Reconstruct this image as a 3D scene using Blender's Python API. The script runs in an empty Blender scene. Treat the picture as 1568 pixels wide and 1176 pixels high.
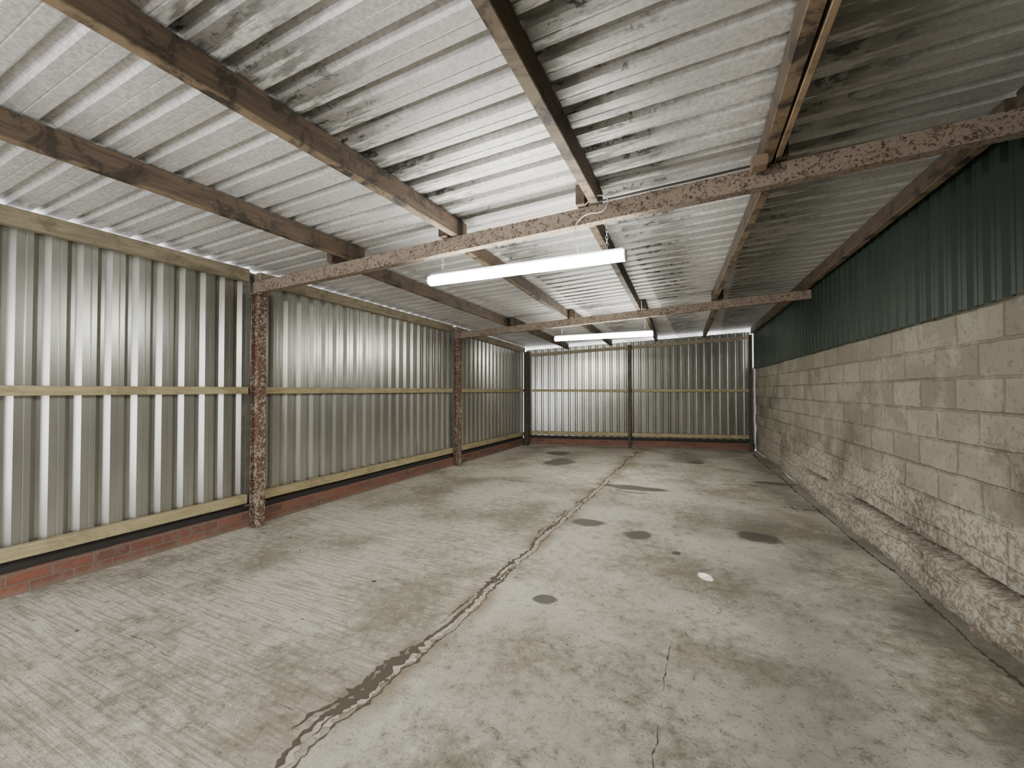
import bpy, bmesh, math, random
from mathutils import Vector, noise, Matrix
random.seed(7)
C=bpy.context.scene.collection
CAMH=1.4

# ---------------------------------------------------------------- node helper
class G:
    def __init__(s,name):
        s.m=bpy.data.materials.new(name); s.m.use_nodes=True
        s.nt=s.m.node_tree; s.n=s.nt.nodes; s.l=s.nt.links
        s.b=s.n['Principled BSDF']
        s.tc=s.n.new('ShaderNodeTexCoord').outputs['Object']
        sp=s.n.new('ShaderNodeSeparateXYZ'); s.l.new(s.tc,sp.inputs[0])
        s.X,s.Y,s.Z=sp.outputs
    def put(s,sock,v):
        if isinstance(v,bpy.types.NodeSocket): s.l.new(v,sock)
        else:
            if isinstance(v,(tuple,list)) and len(v)==3 and sock.type=='RGBA': v=tuple(v)+(1,)
            sock.default_value=v
    def M(s,op,a,b=None,c=None,clamp=False):
        n=s.n.new('ShaderNodeMath'); n.operation=op; n.use_clamp=clamp
        s.put(n.inputs[0],a)
        if b is not None: s.put(n.inputs[1],b)
        if c is not None: s.put(n.inputs[2],c)
        return n.outputs[0]
    def noise(s,vec=None,scale=5,detail=3,rough=.6,dist=0):
        n=s.n.new('ShaderNodeTexNoise'); s.put(n.inputs['Vector'],vec if vec is not None else s.tc)
        n.inputs['Scale'].default_value=scale; n.inputs['Detail'].default_value=detail
        n.inputs['Roughness'].default_value=rough; n.inputs['Distortion'].default_value=dist
        return n.outputs['Fac']
    def xyz(s,x,y,z):
        n=s.n.new('ShaderNodeCombineXYZ')
        for i,v in enumerate((x,y,z)): s.put(n.inputs[i],v)
        return n.outputs[0]
    def map(s,scale,loc=(0,0,0),vec=None):
        n=s.n.new('ShaderNodeMapping'); s.put(n.inputs['Vector'],vec if vec is not None else s.tc)
        n.inputs['Scale'].default_value=scale; n.inputs['Location'].default_value=loc
        return n.outputs[0]
    def attr(s,name):
        n=s.n.new('ShaderNodeAttribute'); n.attribute_name=name
        sp=s.n.new('ShaderNodeSeparateColor'); s.l.new(n.outputs['Color'],sp.inputs[0])
        return sp.outputs[0],sp.outputs[1],sp.outputs[2],n.outputs['Alpha']
    def ss(s,v,a,b,lo=0.,hi=1.):
        n=s.n.new('ShaderNodeMapRange'); n.interpolation_type='SMOOTHSTEP'
        s.put(n.inputs['Value'],v); n.inputs['From Min'].default_value=a; n.inputs['From Max'].default_value=b
        n.inputs['To Min'].default_value=lo; n.inputs['To Max'].default_value=hi
        return n.outputs[0]
    def mix(s,f,a,b,mode='MIX'):
        n=s.n.new('ShaderNodeMix'); n.data_type='RGBA'; n.blend_type=mode
        s.put(n.inputs[0],f); s.put(n.inputs[6],a); s.put(n.inputs[7],b)
        return n.outputs[2]
    def bump(s,h,strength=.3,dist=.01,prev=None):
        n=s.n.new('ShaderNodeBump'); n.inputs['Strength'].default_value=strength; n.inputs['Distance'].default_value=dist
        s.put(n.inputs['Height'],h)
        if prev is not None: s.l.new(prev,n.inputs['Normal'])
        return n.outputs[0]
    def done(s,col=None,rough=None,metal=None,normal=None):
        if col is not None: s.put(s.b.inputs['Base Color'],col)
        if rough is not None: s.put(s.b.inputs['Roughness'],rough)
        if metal is not None: s.put(s.b.inputs['Metallic'],metal)
        if normal is not None: s.l.new(normal,s.b.inputs['Normal'])
        return s.m

# ---------------------------------------------------------------- materials
def mat_floor():
    g=G('concrete_floor')
    mid,stn,band,dirt_shade=g.attr('masks')
    gro=g.noise(scale=12,detail=8,rough=.86,dist=.3)
    st=g.noise(vec=g.map((1.0,24,1)),scale=2.4,detail=3)
    fine=g.noise(vec=g.map((1,1.6,1)),scale=55,detail=2,rough=.7)
    leftm=g.ss(g.X,-1.35,-1.6)
    a=g.M('ADD',mid,g.M('MULTIPLY',g.M('SUBTRACT',gro,.5),1.5))
    col=g.mix(g.ss(a,.22,.76),(.29,.262,.19),(.74,.705,.585))
    col=g.mix(g.M('MULTIPLY',g.ss(st,.47,.62,0,.7),leftm),col,(.30,.268,.192))
    col=g.mix(g.ss(gro,.57,.65,0,.6),col,(.82,.80,.71))
    col=g.mix(g.ss(gro,.45,.36,0,.8),col,(.185,.162,.115))
    col=g.mix(g.ss(fine,.59,.67,0,.65),col,(.16,.14,.10))
    col=g.mix(g.M('MULTIPLY',dirt_shade,.72),col,(.175,.165,.13))
    col=g.mix(g.M('MULTIPLY',band,.76),col,(.29,.21,.13))
    stm=g.ss(g.M('ADD',stn,g.M('MULTIPLY',g.M('SUBTRACT',gro,.5),.6)),.35,.6)
    col=g.mix(g.M('MULTIPLY',stm,.86),col,(.075,.068,.05))
    h=g.M('ADD',g.M('MULTIPLY',gro,1.),g.M('MULTIPLY',g.M('MULTIPLY',st,leftm),.6))
    n1=g.bump(h,1.,.034)
    return g.done(col,g.M('SUBTRACT',g.ss(gro,.3,.7,.5,.8),g.M('MULTIPLY',stm,.2)),0.,n1)

def mat_roof():
    g=G('galvanised_roof_sheet')
    sp=g.noise(scale=48,detail=3,rough=.7)
    bl=g.noise(scale=1.3,detail=3)
    col=g.mix(g.ss(bl,.35,.65),(.50,.49,.48),(.67,.66,.645))
    col=g.mix(g.ss(sp,.40,.62,0,.6),col,(.33,.325,.315))
    streak=g.noise(vec=g.map((1.3,7.5,1)),scale=2.0,detail=3,rough=.7)
    blot=g.noise(vec=g.map((1,1.6,1)),scale=12,detail=4,rough=.7,dist=.5)
    fr=g.M('FRACT',g.M('DIVIDE',g.M('ADD',g.Y,1.45),.187))
    per=g.M('MULTIPLY',g.ss(fr,.30,.42),g.ss(fr,.98,.80))
    tot=None
    for (px,w,k) in [(-3.0,.45,.4),(-1.85,.8,1.05),(-.66,.75,1.5),(.32,.85,1.35),(-4.3,.3,.6)]:
        rel=g.M('SUBTRACT',g.X,px)
        m=g.M('MULTIPLY',g.ss(rel,-.04,.03),g.ss(rel,w,.06,0.,k))
        tot=m if tot is None else g.M('MAXIMUM',tot,m)
    broad=g.ss(bl,.36,.50)
    s1=g.M('MULTIPLY',g.M('MULTIPLY',tot,g.ss(g.M('ADD',streak,g.M('MULTIPLY',per,.20)),.44,.62)),g.M('ADD',broad,.3),clamp=True)
    s2=g.M('MULTIPLY',g.M('MULTIPLY',tot,g.M('ADD',g.M('MULTIPLY',per,.8),.2)),g.M('MULTIPLY',g.ss(streak,.46,.57),g.ss(blot,.50,.56)),clamp=True)
    col=g.mix(g.M('MULTIPLY',s1,.82),col,(.12,.115,.105))
    col=g.mix(g.M('MULTIPLY',s2,.93),col,(.022,.02,.016))
    col=g.mix(g.ss(g.X,.1,.9,0,.5),col,(.20,.20,.185))  # light falloff towards the right wall painted into the sheet colour
    n=g.bump(sp,.3,.004)
    return g.done(col,.5,.2,n)

def mat_clad(name,ca,cb,rough=.38,metal=.35,spec=.5):
    g=G(name)
    v=g.noise(vec=g.map((1,1,.25)),scale=2.2,detail=3)
    col=g.mix(g.ss(v,.35,.65),ca,cb)
    dr=g.noise(vec=g.map((1,1,.06)),scale=22,detail=2)
    col=g.mix(g.ss(dr,.55,.75,0,.25),col,tuple(c*.6 for c in ca))
    g.b.inputs['Specular IOR Level'].default_value=spec
    return g.done(col,rough,metal)

def mat_timber(name,ca,cb,axis,under=None,blotch=.8):
    g=G(name)
    sc=[9,9,9]; sc[axis]=.7
    gr=g.noise(vec=g.map(tuple(sc)),scale=5,detail=4,rough=.7,dist=.5)
    bl=g.noise(scale=5.5,detail=5,rough=.7,dist=.6)
    col=g.mix(g.ss(gr,.3,.7),ca,cb)
    col=g.mix(g.ss(bl,.50,.62,0,blotch),col,tuple(c*.3 for c in ca))
    if under:
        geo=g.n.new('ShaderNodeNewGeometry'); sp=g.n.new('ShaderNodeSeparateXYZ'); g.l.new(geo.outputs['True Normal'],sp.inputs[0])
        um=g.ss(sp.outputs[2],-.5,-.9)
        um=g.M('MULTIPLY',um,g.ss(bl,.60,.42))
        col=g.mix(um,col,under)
    n=g.bump(gr,.35,.004)
    return g.done(col,.75,0.,n)

def mat_rust(name,paint,rust,amount=.5,scale=1.,speck=.41):
    g=G(name)
    a=g.noise(scale=34*scale,detail=4,rough=.7,dist=.6)
    b=g.noise(scale=6*scale,detail=3)
    m=g.ss(g.M('ADD',a,g.M('MULTIPLY',g.M('SUBTRACT',b,.5),.45)),amount-.05,amount+.06)
    col=g.mix(g.ss(b,.3,.7),rust,tuple(c*.6 for c in rust))
    col=g.mix(m,col,paint)
    col=g.mix(g.ss(a,speck,speck-.05,0,.9),col,(.035,.022,.015))
    n=g.bump(a,.5,.006)
    return g.done(col,.75,0.,n)

def mat_block():
    g=G('concrete_block_wall')
    mid,low,smear,dk=g.attr('masks')
    w1=g.noise(scale=7,detail=3)
    gr=g.noise(scale=26,detail=5,rough=.78)
    vec=g.xyz(g.M('ADD',g.Y,g.M('MULTIPLY',w1,.03)),g.M('ADD',g.Z,g.M('MULTIPLY',w1,.024)),0.)
    b=g.n.new('ShaderNodeTexBrick'); g.l.new(vec,b.inputs['Vector'])
    b.inputs['Scale'].default_value=1; b.inputs['Brick Width'].default_value=.44; b.inputs['Row Height'].default_value=.213
    b.inputs['Mortar Size'].default_value=.014; b.inputs['Mortar Smooth'].default_value=.7; b.inputs['Bias'].default_value=-.1
    b.inputs['Color1'].default_value=(.315,.285,.22,1); b.inputs['Color2'].default_value=(.20,.182,.14,1); b.inputs['Mortar'].default_value=(.20,.18,.138,1)
    mort=b.outputs['Fac']; col=b.outputs['Color']
    col=g.mix(g.ss(g.M('ADD',mid,g.M('MULTIPLY',g.M('SUBTRACT',gr,.5),.5)),.5,.75,0,.5),col,(.385,.355,.285))
    col=g.mix(g.ss(gr,.47,.36,0,.65),col,(.14,.12,.088))
    col=g.mix(g.M('MULTIPLY',g.ss(g.M('ADD',smear,g.M('MULTIPLY',g.M('SUBTRACT',gr,.5),.5)),.62,.70),.5),col,(.375,.345,.27))
    lowm=g.ss(g.M('ADD',low,g.M('MULTIPLY',g.M('SUBTRACT',gr,.5),.8)),.4,.65)
    col=g.mix(g.M('MULTIPLY',lowm,.5),col,(.55,.52,.44))
    col=g.mix(g.M('MULTIPLY',g.M('MULTIPLY',lowm,g.ss(gr,.53,.45)),.88),col,(.225,.17,.11))
    col=g.mix(g.M('MULTIPLY',dk,g.ss(gr,.66,.5,0.2,.97)),col,(.05,.042,.03))
    h=g.M('ADD',g.M('MULTIPLY',mort,-.6),g.M('ADD',g.M('MULTIPLY',w1,.4),g.M('MULTIPLY',gr,.6)))
    n=g.bump(h,.85,.018)
    return g.done(col,.9,0.,n)

def mat_brick(axis):
    g=G('red_brick_'+'xy'[axis])
    vec=g.xyz((g.X,g.Y)[axis],g.Z,0.)
    b=g.n.new('ShaderNodeTexBrick'); g.l.new(vec,b.inputs['Vector'])
    b.inputs['Scale'].default_value=1; b.inputs['Brick Width'].default_value=.225; b.inputs['Row Height'].default_value=.075
    b.inputs['Mortar Size'].default_value=.007; b.inputs['Mortar Smooth'].default_value=.3
    b.inputs['Color1'].default_value=(.22,.08,.05,1); b.inputs['Color2'].default_value=(.11,.05,.036,1); b.inputs['Mortar'].default_value=(.15,.115,.09,1)
    col=g.mix(g.ss(g.noise(scale=11,detail=4,rough=.7),.46,.64,0,.75),b.outputs['Color'],(.16,.11,.085))
    col=g.mix(g.ss(g.Z,.06,.0,0,.6),col,(.19,.16,.12))
    n=g.bump(g.M('ADD',g.M('MULTIPLY',b.outputs['Fac'],-1.),g.noise(scale=30,detail=2)),.6,.01)
    return g.done(col,.85,0.,n)

def mat_plain(name,col,rough=.5,metal=0.,k=.3):
    g=G(name)
    c=g.mix(g.ss(g.noise(scale=12,detail=3),.4,.65,0,k),col,tuple(c*.7 for c in col))
    return g.done(c,rough,metal)

TUBE=125
def mat_emit():
    g=G('glowing_diffuser')
    g.b.inputs['Base Color'].default_value=(.9,.9,.9,1)
    g.b.inputs['Emission Color'].default_value=(1,.99,.91,1)
    g.b.inputs['Emission Strength'].default_value=TUBE
    return g.m
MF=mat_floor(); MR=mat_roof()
MW=mat_clad('grey_wall_sheet',(.31,.308,.28),(.40,.397,.365),.27,.75)
MG=mat_clad('green_wall_sheet',(.013,.025,.016),(.020,.035,.024),.5,.0,.22)
MRAIL_Y=mat_timber('treated_timber_y',(.27,.22,.115),(.41,.345,.20),1,blotch=.3)
MRAIL_X=mat_timber('treated_timber_x',(.27,.22,.115),(.41,.345,.20),0,blotch=.3)
MPLATE=mat_timber('weathered_timber',(.18,.15,.10),(.29,.25,.165),1,blotch=.4)
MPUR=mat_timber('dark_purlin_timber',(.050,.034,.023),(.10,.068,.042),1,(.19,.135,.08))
MBEAM=mat_rust('rusty_painted_steel',(.235,.185,.14),(.125,.08,.054),.45,1.8,speck=.43)
MPOST=mat_rust('flaking_white_steel',(.33,.28,.22),(.125,.065,.038),.54,1.1,speck=.40)
MDARK=mat_rust('dark_rusty_steel',(.09,.068,.055),(.055,.038,.03),.5)
MBLOCK=mat_block(); MBX=mat_brick(0); MBY=mat_brick(1)
MWHITE=mat_plain('white_lamp_housing',(.8,.81,.79),.4)
MCABLE=mat_plain('black_cable',(.03,.028,.025),.6)
MGAPSHADE=mat_plain('painted_gap_shade',(.035,.03,.026),.9)  # near-black colour painting the shaded gap above the bricks
MCRACK=mat_plain('dark_crack',(.060,.047,.033),.95)
MFILL=mat_plain('crack_filler',(.36,.32,.245),.95,0.,1.)
MCHAIN=mat_plain('zinc_chain',(.5,.5,.48),.4,.7)
MGAL=mat_plain('rusted_box',(.22,.15,.10),.5,.2)
ME=mat_emit()

# ---------------------------------------------------------------- geometry helpers
def obj(name,bm,mat,smooth=False,parent=None,recalc=True):
    me=bpy.data.meshes.new(name)
    if recalc: bmesh.ops.recalc_face_normals(bm,faces=bm.faces)
    bm.to_mesh(me); bm.free()
    for m in (mat if isinstance(mat,(list,tuple)) else [mat]): me.materials.append(m)
    if smooth:
        for p in me.polygons: p.use_smooth=True
    o=bpy.data.objects.new(name,me); C.objects.link(o)
    if parent: o.parent=parent
    return o
def masks(o,vals):
    ca=o.data.color_attributes.new('masks','FLOAT_COLOR','POINT')
    ca.data.foreach_set('color',[c for v in vals for c in v])
def cl(v,a=0.,b=1.): return max(a,min(b,v))
def sm(v,a,b):
    t=cl((v-a)/(b-a)); return t*t*(3-2*t)
def interp(pts,x):
    if x<=pts[0][0]: return pts[0][1]
    for a,b in zip(pts,pts[1:]):
        if x<=b[0]: return a[1]+(b[1]-a[1])*(x-a[0])/(b[0]-a[0])
    return pts[-1][1]
def RZ(x,y):
    L=interp([(-3,2.67),(3,2.67),(6.66,2.63),(10.1,2.53),(12.5,2.50)],y)
    return L+(2.885-L)*(x+4.28)/5.7
def RX(y): return 1.517-.0602*(y-3.135)

def prism(bm,a,b,prof,up=Vector((0,0,1)),mi=0):
    a=Vector(a); b=Vector(b); d=(b-a).normalized(); s=d.cross(up).normalized(); u=s.cross(d)
    va=[bm.verts.new(a+s*p[0]+u*p[1]) for p in prof]; vb=[bm.verts.new(b+s*p[0]+u*p[1]) for p in prof]
    n=len(prof)
    for i in range(n):
        f=bm.faces.new((va[i],va[(i+1)%n],vb[(i+1)%n],vb[i])); f.material_index=mi
    bm.faces.new(va[::-1]).material_index=mi; bm.faces.new(vb).material_index=mi
def rect(w,h,c=.004):
    w/=2;h/=2
    return [(-w+c,-h),(w-c,-h),(w,-h+c),(w,h-c),(w-c,h),(-w+c,h),(-w,h-c),(-w,-h+c)]
def ibeam(w,h,tf=.011,tw=.008):
    a=w/2;b=h/2;t=tw/2
    return [(-a,-b),(a,-b),(a,-b+tf),(t,-b+tf),(t,b-tf),(a,b-tf),(a,b),(-a,b),(-a,b-tf),(-t,b-tf),(-t,-b+tf),(-a,-b+tf)]
def channel(w,h,t=.01):
    a=w/2;b=h/2
    return [(-a,-b),(a,-b),(a,b),(-a,b),(-a,b-t),(a-t,b-t),(a-t,-b+t),(-a,-b+t)]
def rail(name,a,b,w,h,mat):
    bm=bmesh.new(); a=Vector(a);b=Vector(b); n=max(2,int((b-a).length/.25))
    d=(b-a).normalized(); s=d.cross(Vector((0,0,1))).normalized(); u=s.cross(d)
    rings=[]
    P=rect(w,h,.004)
    for i in range(n+1):
        p=a.lerp(b,i/n); o=noise.noise_vector(p*.9+Vector((w*50,h*30,0)))*.004
        k=1+noise.noise(p*2)*.03
        rings.append([bm.verts.new(p+o+s*q[0]*k+u*q[1]*k) for q in P])
    for r0,r1 in zip(rings,rings[1:]):
        for i in range(8): bm.faces.new((r0[i],r0[(i+1)%8],r1[(i+1)%8],r1[i]))
    bm.faces.new(rings[0][::-1]); bm.faces.new(rings[-1])
    return obj(name,bm,mat)
def profile(L,pitch=.174,crown=.026,sl=.02,h=.03,start=0):
    pts=[]; s=start
    while s<L:
        c=s+pitch/2
        seg=[(s,0),(s+.005,.002),(s+.01,0),(c-crown/2-sl,0),(c-crown/2,h),(c+crown/2,h),(c+crown/2+sl,0)]
        pts+= [q for q in seg if q[0]<=L]
        s+=pitch
    pts.append((L,0)); return pts
def sheet_wall(name,p0,p1,out,zb,zt,mat,pitch=.174,h=.03,**k):
    bm=bmesh.new(); p0=Vector(p0);p1=Vector(p1);L=(p1-p0).length;d=(p1-p0).normalized(); out=Vector(out).normalized()
    prev=None
    for s,o in profile(L,pitch,h=h,**k):
        q=p0+d*s+out*o; z0=zb(q.x,q.y); z1=zt(q.x,q.y)
        cur=[bm.verts.new((q.x,q.y,z0+(z1-z0)*k_/4)) for k_ in range(5)]
        if prev:
            for k_ in range(4): bm.faces.new((prev[k_],cur[k_],cur[k_+1],prev[k_+1]))
        prev=cur
    return obj(name,bm,mat)

# ---------------------------------------------------------------- floor
def FZ(x,y):
    e=sm(x,-4.2,-3.9)*sm(x,1.4,1.1)
    return noise.noise(Vector((x*.8,y*.8,0)))*.005*e
def wob(t,off,amp):
    return (noise.noise(Vector((t*1.1,off,0)))*.6+noise.noise(Vector((t*3.7,off+5,0)))*.28+noise.noise(Vector((t*15,off+9,0)))*.12+noise.noise(Vector((t*45,off+3,0)))*.06)*amp
def main_x(y): return -1.445+wob(y,1.,.13)
def gut_x(y): return RX(y)-.175+wob(y,8.,.05)
stains=[(-2.62,7.85,.27,.42),(-3.0,8.9,.27,.3),(-.98,6.22,.52,.13),(-1.15,4.38,.16,.13),(-.62,4.22,.14,.15),
        (.42,4.62,.19,.16),(-1.0,2.64,.07,.065),(-.2,8.9,.14,.16),(-.25,3.9,.035,.05),(.9,7.4,.3,.12)]
xs=[-4.6+i*.025 for i in range(0,261)]
ys=[]; y=-3.
while y<11.9:
    ys.append(y); y+=.1 if y<.4 else (.025 if y<6 else .045)
nx=len(xs);nyy=len(ys)
verts=[];mk=[]
for x in xs:
    for y in ys:
        p=Vector((x,y,0))
        verts.append((x,y,FZ(x,y)))
        mid=.56+noise.fractal(p*1.3,1,2,5)*.36
        s=0
        wx=x+noise.noise(p*4)*.04+noise.noise(p*11)*.015; wy=y+noise.noise(p*4+Vector((5,5,5)))*.04+noise.noise(p*11+Vector((5,5,5)))*.015
        for (a,b,rx,ry) in stains:
            dx=(wx-a)/rx; dy=(wy-b)/ry; d2=dx*dx+dy*dy
            if d2<4: s=max(s,1.2-math.sqrt(d2)*.75+noise.noise(p*5)*.2)
        dm=abs(x-main_x(y)-.02)
        bd_=sm(dm,.19,.05)*cl(.65+noise.fractal(p*2.5+Vector((9,0,0)),1,2,3)*1.1)
        big=cl(noise.fractal(p*.7+Vector((3,7,0)),1,2,4)*1.3-.22)*.45
        big=max(big,.6*sm(dm,.6,.1)*sm(y,2.4,1.)*cl(.5+noise.fractal(p*2,1,2,3)*1.5) if x<-1.4 else 0)
        dirt_shade=sm(x,-.9,1.1)*cl(.55+noise.fractal(p*1.6+Vector((0,0,5)),1,2,4)*1.1)  # patchy dirt on the right, deepened to paint in the dimmer light there
        if x>gut_x(y): dirt_shade=max(dirt_shade,.85)
        dirt_shade=max(dirt_shade,.3*sm(y,7.,10.)*cl(.3+noise.fractal(p*1.2+Vector((0,2,5)),1,2,4)*1.3))
        mk.append((mid,s,cl(max(bd_,big)),dirt_shade))
faces=[(i*nyy+j,(i+1)*nyy+j,(i+1)*nyy+j+1,i*nyy+j+1) for i in range(nx-1) for j in range(nyy-1)]
me=bpy.data.meshes.new('floor'); me.from_pydata(verts,[],faces); me.materials.append(MF)
for p in me.polygons: p.use_smooth=True
fo=bpy.data.objects.new('floor',me); C.objects.link(fo); masks(fo,mk)

bm=bmesh.new()
def ribbon(fx,lo,hi,width,off,thr=-.15,swap=False,step=.010,mn=0.,dz=.0024,mi=0):
    t=lo; prev=None
    while t<hi:
        k=noise.noise(Vector((t*1.6,off,2)))+.5*noise.noise(Vector((t*6,off,4)))
        w=width*cl((k-thr)*1.6,mn,1.5)*(.45+1.6*abs(noise.noise(Vector((t*16,off,7)))))
        w*=sm(t,lo,lo+.1)*sm(t,hi,hi-.1)
        if w>.0009:
            c=fx(t); a=c-w*(.5+.9*noise.noise(Vector((t*33,off,1)))); b=c+w*(.5+.9*noise.noise(Vector((t*33,off,11))))
            pa=(a,t) if not swap else (t,a); pb=(b,t) if not swap else (t,b)
            cur=(bm.verts.new((*pa,FZ(*pa)+dz)),bm.verts.new((*pb,FZ(*pb)+dz)))
            if prev: bm.faces.new((prev[0],prev[1],cur[1],cur[0])).material_index=mi
            prev=cur
        else: prev=None
        t+=step
ribbon(lambda y:main_x(y)+.022+wob(y,62.,.04),-1.,7.,.085,61.,-.5,mn=.6,dz=.0014,mi=1)
ribbon(main_x,-1.,10.,.032,1.,-.35,mn=.5)
ribbon(lambda y:main_x(y)+wob(y,72.,.02),-1.,3.2,.050,71.,-.5,mn=.5,dz=.0030)
ribbon(lambda y:main_x(y)+.065+wob(y,22.,.07),-1.,6.6,.022,4.,-.3,mn=.3)
ribbon(lambda y:main_x(y)-.045+wob(y,32.,.07),.2,6.,.038,6.,-.1)
ribbon(lambda y:main_x(y)+.0+wob(y,42.,.05),.6,3.8,.085,16.,.0)
ribbon(lambda y:main_x(y)+.02+wob(y,52.,.09),.6,5.6,.06,36.,.1)
ribbon(lambda x:5.93+wob(x,3.,.10),-4.2,1.3,.020,8.,-.2,True,mn=.25)
ribbon(lambda x:8.8+wob(x,5.,.14),-4.2,1.1,.03,10.,-.2,True)
ribbon(lambda y:-.19+wob(y,13.,.08),-1.,2.75,.008,12.,-.15)
ribbon(lambda x:1.30+wob(x,15.,.06)+.05*x*.3,-4.2,-1.6,.007,14.,.0,True)
ribbon(gut_x,-1.,10.9,.032,18.,-.35,mn=.3)
ribbon(lambda y:1.95-.17*y+wob(y,25.,.2),4.6,7.2,.016,25.,-.1)
ribbon(lambda x:6.9+.35*x+wob(x,27.,.2),.1,1.1,.020,27.,-.3,True)
for i in range(110):
    if i<70: x=random.uniform(-3.9,1.2); y=random.uniform(.6,8.5)
    else: y=random.uniform(.8,5); x=main_x(y)+random.gauss(0,.07)
    r=random.uniform(.003,.009)*(1 if i%7 else 2.2)
    n=8; el=random.uniform(.35,1)
    vs=[]
    for k in range(n):
        a=2*math.pi*k/n; rr=r*random.uniform(.5,1.3)
        q=(x+math.cos(a)*rr,y+math.sin(a)*rr*el); vs.append(bm.verts.new((*q,FZ(*q)+.0033)))
    bm.faces.new(vs)
for f in bm.faces:
    f.normal_update()
    if f.normal.z<0: f.normal_flip()
obj('floor_crack',bm,[MCRACK,MFILL],recalc=False)

# ---------------------------------------------------------------- roof
bm=bmesh.new(); prev=None
xs=[-4.5+i*(6.5/13) for i in range(14)]
for s,o in profile(13.7,.187,h=.024,crown=.03,sl=.02):
    y=-1.45+s
    cur=[bm.verts.new((x,y,RZ(x,y)+o+.004)) for x in xs]
    if prev:
        for k in range(13): bm.faces.new((prev[k],cur[k],cur[k+1],prev[k+1]))
    prev=cur
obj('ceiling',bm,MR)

# ---------------------------------------------------------------- left wall
XL=-4.362
B0=Vector((-4.30,10.07,0)); B1=Vector((1.06,11.24,0))
bd=(B1-B0).normalized(); bn=Vector((-bd.y,bd.x,0))
sheet_wall('wall_left',(XL,-1.4,0),(XL,10.15,0),(-1,0,0),lambda x,y:.02,lambda x,y:RZ(x,y)-.012,MW,h=.032,crown=.022,sl=.034)
def plinth(a,b,out,h,th,mat):
    bm=bmesh.new(); a=Vector(a);b=Vector(b);n=int((b-a).length/.1);rows=[]
    nz=6
    for i in range(n+1):
        p=a.lerp(b,i/n); col=[]
        for k in range(nz+1):
            z=h*k/nz; w=noise.noise(Vector((p.x*4,p.y*4,z*9)))*.006
            col.append(bm.verts.new(Vector((p.x,p.y,z))+Vector(out)*w))
        q=p+Vector(out)*th
        col.append(bm.verts.new((q.x,q.y,h))); col.append(bm.verts.new((q.x,q.y,0)))
        rows.append(col)
    for r0,r1 in zip(rows,rows[1:]):
        for k in range(len(r0)-1):
            f=bm.faces.new((r0[k],r1[k],r1[k+1],r0[k+1]))
            if k==nz: f.material_index=1  # plinth top coloured dark as part of the painted gap shade
    bm.faces.new(rows[0]); bm.faces.new(rows[-1][::-1])
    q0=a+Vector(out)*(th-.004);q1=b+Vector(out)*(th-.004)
    prism(bm,(q0.x,q0.y,h+.034),(q1.x,q1.y,h+.034),rect(.004,.07,.001),mi=1)  # added dark strip, stands in for shade below the bottom rail
    return obj('brick_plinth',bm,[mat,MGAPSHADE])
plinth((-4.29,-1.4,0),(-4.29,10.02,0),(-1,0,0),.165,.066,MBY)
P0=B0+bd*.05; P1=B1-bd*.06
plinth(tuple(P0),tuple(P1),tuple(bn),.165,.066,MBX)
YP=[-1.02,2.82,6.66]
spans=[(-1.4,2.76),(2.88,6.60),(6.72,10.0)]
for (a,b) in spans:
    rail('timber_rail',(-4.325,a,1.40),(-4.325,b,1.40),.066,.07,MRAIL_Y)
    rail('timber_rail',(-4.325,a,.285),(-4.325,b,.285),.066,.09,MRAIL_Y)
    za=RZ(-4.32,a)-.075; zb_=RZ(-4.32,b)-.075
    rail('timber_wall_plate',(-4.322,a,za),(-4.322,b,zb_),.07,.125,MPLATE)

# ---------------------------------------------------------------- back wall
def bp(s,off=0,z=0):
    q=B0.lerp(B1,s)-bn*off; return Vector((q.x,q.y,z))
sheet_wall('wall_back',tuple(bp(0,-.07)),tuple(bp(1,-.07)),tuple(bn),lambda x,y:.02,lambda x,y:RZ(x,y)-.065,MW,h=.034,crown=.024,sl=.025)
for (s0,s1) in ((.03,.470),(.488,.975)):
    rail('timber_rail',bp(s0,-.035,1.40),bp(s1,-.035,1.40),.066,.06,MRAIL_X)
    rail('timber_rail',bp(s0,-.035,.31),bp(s1,-.035,.31),.066,.08,MRAIL_X)
    a=bp(s0,-.035);b=bp(s1,-.035)
    a.z=RZ(a.x,a.y)-.21;b.z=RZ(b.x,b.y)-.21
    rail('timber_rail',a,b,.066,.08,MPLATE)

# ---------------------------------------------------------------- posts & beams
RO=.205
def post(x,y,h,mat,d=Vector((1,0,0)),bracket=True,w=.10,dep=.12):
    bm=bmesh.new()
    prism(bm,(x,y,0.004),(x,y,h),ibeam(w,dep),up=d)
    prism(bm,(x,y,0.004),(x,y,.016),rect(w+.03,dep+.01,.003),up=d)
    if bracket:
        prism(bm,(x,y,h-.012),(x,y,h),rect(w+.05,dep+.01,.003),up=d)
        for sy in (-.03,.03):
            for zz in (.05,.12):
                prism(bm,(x+dep/2-.002,y+sy,h-zz),(x+dep/2+.014,y+sy,h-zz),[(math.cos(i*math.pi/3)*.011,math.sin(i*math.pi/3)*.011) for i in range(6)])
        for zc in (1.355,.23):
            prism(bm,(x-.03,y-.10,zc),(x-.03,y+.10,zc),rect(.05,.006,.001))
    return obj('steel_post',bm,mat)
for y in YP: post(-4.222,y,RZ(-4.22,y)-RO-.062,MPOST,w=.085)
post(-4.20,9.90,RZ(-4.2,9.95)-.14,MDARK,bracket=False)
c=bp(.479,.0); post(c.x,c.y-.07,RZ(c.x,c.y)-.16,MDARK,d=bn,bracket=False,w=.075,dep=.08)
c=bp(.985,.0); post(c.x-.06,c.y-.10,RZ(c.x,c.y)-.16,MDARK,d=bn,bracket=False,w=.06,dep=.07)
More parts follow.
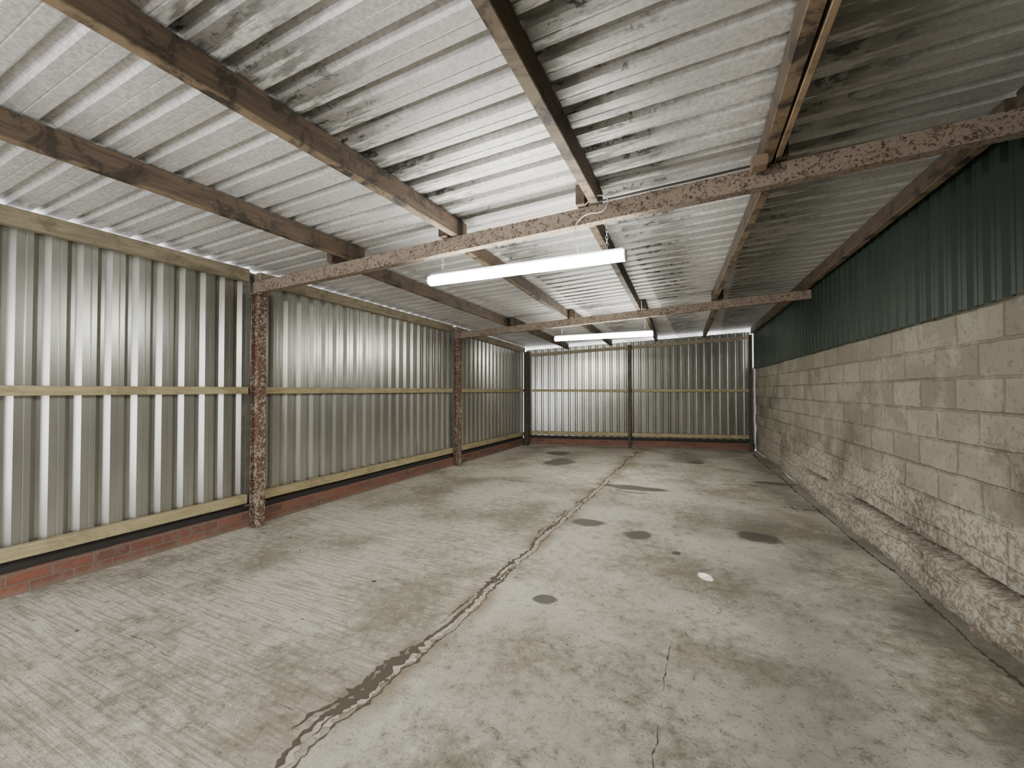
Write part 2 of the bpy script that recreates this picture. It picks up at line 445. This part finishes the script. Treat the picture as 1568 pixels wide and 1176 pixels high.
for y in YP:
    bm=bmesh.new(); xr=RX(y)-.052
    za=RZ(-4.27,y)-RO; zb_=RZ(xr,y)-RO
    prism(bm,(-4.27,y,za),(xr,y,zb_),channel(.07,.115))
    for xx in (-1.9,-1.78,.2):
        zz=RZ(xx,y)-RO
        for dz in (-.03,.03):
            prism(bm,(xx,y-.034,zz+dz),(xx,y-.047,zz+dz),[(math.cos(i*math.pi/3)*.01,math.sin(i*math.pi/3)*.01) for i in range(6)])
    obj('steel_roof_beam',bm,MBEAM)

PH=.135
def purlin(a,b,w=.06):
    (xa,ya),(xb,yb)=a,b
    rail('timber_purlin',(xa,ya,RZ(xa,ya)-PH/2-.006),(xb,yb,RZ(xb,yb)-PH/2-.006),w,PH,MPUR)
for a,b in [((-3.06,-1.4),(-2.90,2.92)),((-3.12,2.74),(-3.18,6.74)),((-3.08,6.58),(-3.2,10.2)),
            ((-1.90,-1.4),(-1.80,2.92)),((-1.89,2.74),(-2.10,6.74)),((-2.01,6.58),(-2.15,10.42)),
            ((-.62,-1.4),(-.685,2.92)),((-.77,2.74),(-.95,6.74)),((-.86,6.58),(-1.1,10.6)),
            ((.44,-1.4),(.31,2.92)),((.39,2.74),(.10,6.74)),((.19,6.58),(-.05,10.85)),
            ((1.62,-1.4),(1.42,2.90)),((1.40,2.95),(1.18,6.70)),((1.18,6.76),(.95,11.05))]:
    purlin(a,b)
bm=bmesh.new()
prism(bm,(.505,-1.3,RZ(.505,-1.3)-.085),(.372,2.72,RZ(.372,2.72)-.085),rect(.03,.12,.003))
obj('timber_batten',bm,mat_timber('tan_batten',(.20,.13,.075),(.30,.21,.125),1,blotch=.5))

# ---------------------------------------------------------------- right wall
bm=bmesh.new()
ny=760; Y0=-1.4; Y1=11.28; HB=1.95
zs=[i*.02 for i in range(10)]+[.2+i*.007 for i in range(24)]
while zs[-1]<HB-.02: zs.append(zs[-1]+.02)
zs.append(HB)
rows=[];mk=[]
for i in range(ny+1):
    y=Y0+(Y1-Y0)*i/ny; col=[]
    top=.27+noise.noise(Vector((0,y*1.7,3)))*.035+noise.noise(Vector((0,y*9,3)))*.01
    gapw=cl(noise.noise(Vector((1,y*1.1,0)))*2+.75)
    for k,z in enumerate(zs):
        p=Vector((0,y,z))
        d=noise.fractal(p*3,1,2,4)*.008+noise.noise(p*14)*.004
        r=int(z/.213); bi=math.floor((y+(.22 if r%2 else 0))/.44)
        cellv=noise.cell(Vector((bi*1.7+.3,r*2.3+.1,.5)))
        d+=(cellv-.5)*.008
        dk=0
        if y<8.5:
            fade=cl((8.5-y)/2.5)
            t=cl((top-z)/.012)
            rough=noise.fractal(Vector((2,y*2.5,z*5)),1,2,5)*.036+abs(noise.noise(Vector((0,y*7,z*9))))*.028
            d+=t*fade*(.085+rough)
            if z>top-.006 and z<top+.04:
                gg=sm(z,top-.004,top+.006)*sm(z,top+.038,top+.022)*gapw
                d-=gg*.045*fade; dk=cl(gg*1.3)*fade
        mid=.5+noise.fractal(p*3.2,1,2,4)*.42
        edge=z+noise.fractal(p*1.6+Vector((4,0,0)),1,2,5)*.3
        low=sm(edge,.95,.35)
        smear=.42+noise.fractal(p*2.1+Vector((0,4,9)),1,2,5)*.5
        c2=noise.cell(Vector((bi*3.1+.7,r*5.3+.2,1.5)))
        if c2>.86 and .3<z<1.5: dk=max(dk,.35)
        dk=max(dk,.6*cl(noise.fractal(p*1.2+Vector((7,0,1)),1,2,4)*2-.05)*sm(z,1.5,.8))
        dk=max(dk,.55*sm(z+noise.noise(p*6)*.05,.10,.0))
        mk.append((mid,low,smear,dk))
        col.append(bm.verts.new((RX(y)-d,y,z)))
    q=bm.verts.new((RX(y)+.16,y,HB)); col.append(q); mk.append((.5,0,0,0)); rows.append(col)
for r0,r1 in zip(rows,rows[1:]):
    for k in range(len(r0)-1): bm.faces.new((r0[k],r0[k+1],r1[k+1],r1[k]))
wo=obj('wall_right',bm,MBLOCK,True); masks(wo,mk)
def gz(x,y): return 1.90+noise.noise(Vector((0,y*.5,0)))*.012
sheet_wall('green_cladding',(RX(-1.4)-.045,-1.4,0),(RX(11.17)-.045,11.17,0),(1,0,0),gz,lambda x,y:RZ(x,y)-.006,MG,.15,.028)

# ---------------------------------------------------------------- front wall with wide doorway (behind the camera)
DX=-1.5
sheet_wall('wall_front',(DX,-1.42,0),(RX(-1.4)+.1,-1.42,0),(0,-1,0),lambda x,y:0.,lambda x,y:RZ(x,y)-.02,MW)
bm=bmesh.new()
prism(bm,(-4.25,-1.38,2.36),(DX,-1.38,2.36),rect(.07,.15)); prism(bm,(DX-.02,-1.36,0),(DX-.02,-1.36,2.43),rect(.09,.09),up=Vector((0,1,0)))
obj('door_1_frame',bm,MRAIL_X)

# ---------------------------------------------------------------- strip lights
def striplight(x0,x1,y,z,top):
    root=bpy.data.objects.new('strip_light',None); C.objects.link(root); root.location=((x0+x1)/2,y,z)
    L=x1-x0
    def add(name,bm,mat,sm_=False): return obj(name,bm,mat,sm_,root)
    hw=L/2
    bm=bmesh.new(); prism(bm,(-hw+.02,0,.036),(hw-.02,0,.036),[(-.020,-.012),(.020,-.012),(.024,-.004),(.02,.010),(-.02,.010),(-.024,-.004)]); add('housing',bm,MWHITE)
    bm=bmesh.new()
    pr=[(math.cos(a)*.045,math.sin(a)*.038-.002) for a in [math.radians(d) for d in range(-235,56,29)]]
    prism(bm,(-hw+.008,0,0),(hw-.008,0,0),pr); add('diffuser',bm,ME)
    bm=bmesh.new()
    pr2=[(math.cos(a)*.045,math.sin(a)*.040) for a in [math.radians(d) for d in range(0,360,20)]]
    for s in (-1,1): prism(bm,(s*(hw-.008),0,0),(s*hw,0,0),pr2)
    add('end_caps',bm,MWHITE)
    for i,s in enumerate((-.42,.42)):
        bm=bmesh.new(); xx=s*L; zt=top(root.location.x+xx)-z; z0=.046
        nl=max(3,int((zt-z0)/.026))
        for k in range(nl):
            zc=z0+(zt-z0)*(k+.5)/nl
            R=[]
            for a in range(8):
                an=a*math.pi/4; cx=math.cos(an)*.008; cz=math.sin(an)*.016
                rr=[]
                for b in range(4):
                    bn_=b*math.pi/2; r=.0022
                    px=cx+math.cos(an)*math.cos(bn_)*r; pz=cz+math.sin(an)*math.cos(bn_)*r; py=math.sin(bn_)*r
                    v=(xx+px,py,zc+pz) if k%2 else (xx+py,px,zc+pz)
                    rr.append(bm.verts.new(v))
                R.append(rr)
            for a in range(8):
                for b in range(4): bm.faces.new((R[a][b],R[(a+1)%8][b],R[(a+1)%8][(b+1)%4],R[a][(b+1)%4]))
        add('chain_%d'%(i+1),bm,MCHAIN,True)
    return root
striplight(-2.06,-.48,-1.02,2.30,lambda x:RZ(x,-1.02)-RO-.075)
striplight(-2.06,-.48,2.82,2.30,lambda x:RZ(x,2.82)-RO-.075)
striplight(-2.31,-.73,6.66,2.27,lambda x:RZ(x,6.66)-RO-.075)

# ---------------------------------------------------------------- cables
def cable(name,pts,r,mat):
    cu=bpy.data.curves.new(name,'CURVE'); cu.dimensions='3D'; cu.bevel_depth=r; cu.bevel_resolution=3
    sp=cu.splines.new('NURBS'); sp.points.add(len(pts)-1); sp.order_u=3; sp.use_endpoint_u=True
    for p,q in zip(sp.points,pts): p.co=(*q,1)
    cu.materials.append(mat)
    o=bpy.data.objects.new(name,cu); C.objects.link(o)
pts=[(x,2.772+noise.noise(Vector((x*3,0,0)))*.003,RZ(x,2.82)-RO+.068+noise.noise(Vector((x*2,1,0)))*.006) for x in [-.72+i*.13 for i in range(9)]]
cable('electric_cable',pts,.007,MCABLE)
zc=RZ(-.8,2.8)-RO
cable('electric_cable',[(-.74,2.76,zc+.06),(-.70,2.74,zc+.09),(-.62,2.73,zc+.10),(-.57,2.74,zc+.05),(-.62,2.745,zc-.02),(-.72,2.75,zc+.0),(-.80,2.76,zc-.04),(-.82,2.77,zc-.12),(-.8,2.80,2.35)],.0035,MCHAIN)
bm=bmesh.new(); zc=RZ(.33,2.6)-.185; prism(bm,(.27,2.62,zc),(.27,2.70,zc),rect(.08,.06,.008)); obj('junction_box',bm,MGAL)

# ---------------------------------------------------------------- light
w=bpy.data.worlds.new('overcast_sky'); bpy.context.scene.world=w; w.use_nodes=True
bg=w.node_tree.nodes['Background']; bg.inputs[0].default_value=(.97,.97,1,1); bg.inputs[1].default_value=8.5
sl=bpy.data.lights.new('sunbeam','SPOT'); sl.energy=3500; sl.spot_size=math.radians(1.5); sl.spot_blend=.3; sl.shadow_soft_size=.001
so=bpy.data.objects.new('sunbeam',sl); C.objects.link(so); so.location=(-1.35,6.1,2.35)
so.rotation_euler=(Vector((-.02,3.48,0))-so.location).to_track_quat('-Z','Y').to_euler()

cam=bpy.data.cameras.new('camera'); co=bpy.data.objects.new('camera',cam); C.objects.link(co)
cam.sensor_width=36; cam.lens=640/1568*36; cam.clip_start=.02
co.location=(0,0,CAMH); co.rotation_euler=(math.radians(90.9),0,math.radians(25))
bpy.context.scene.camera=co
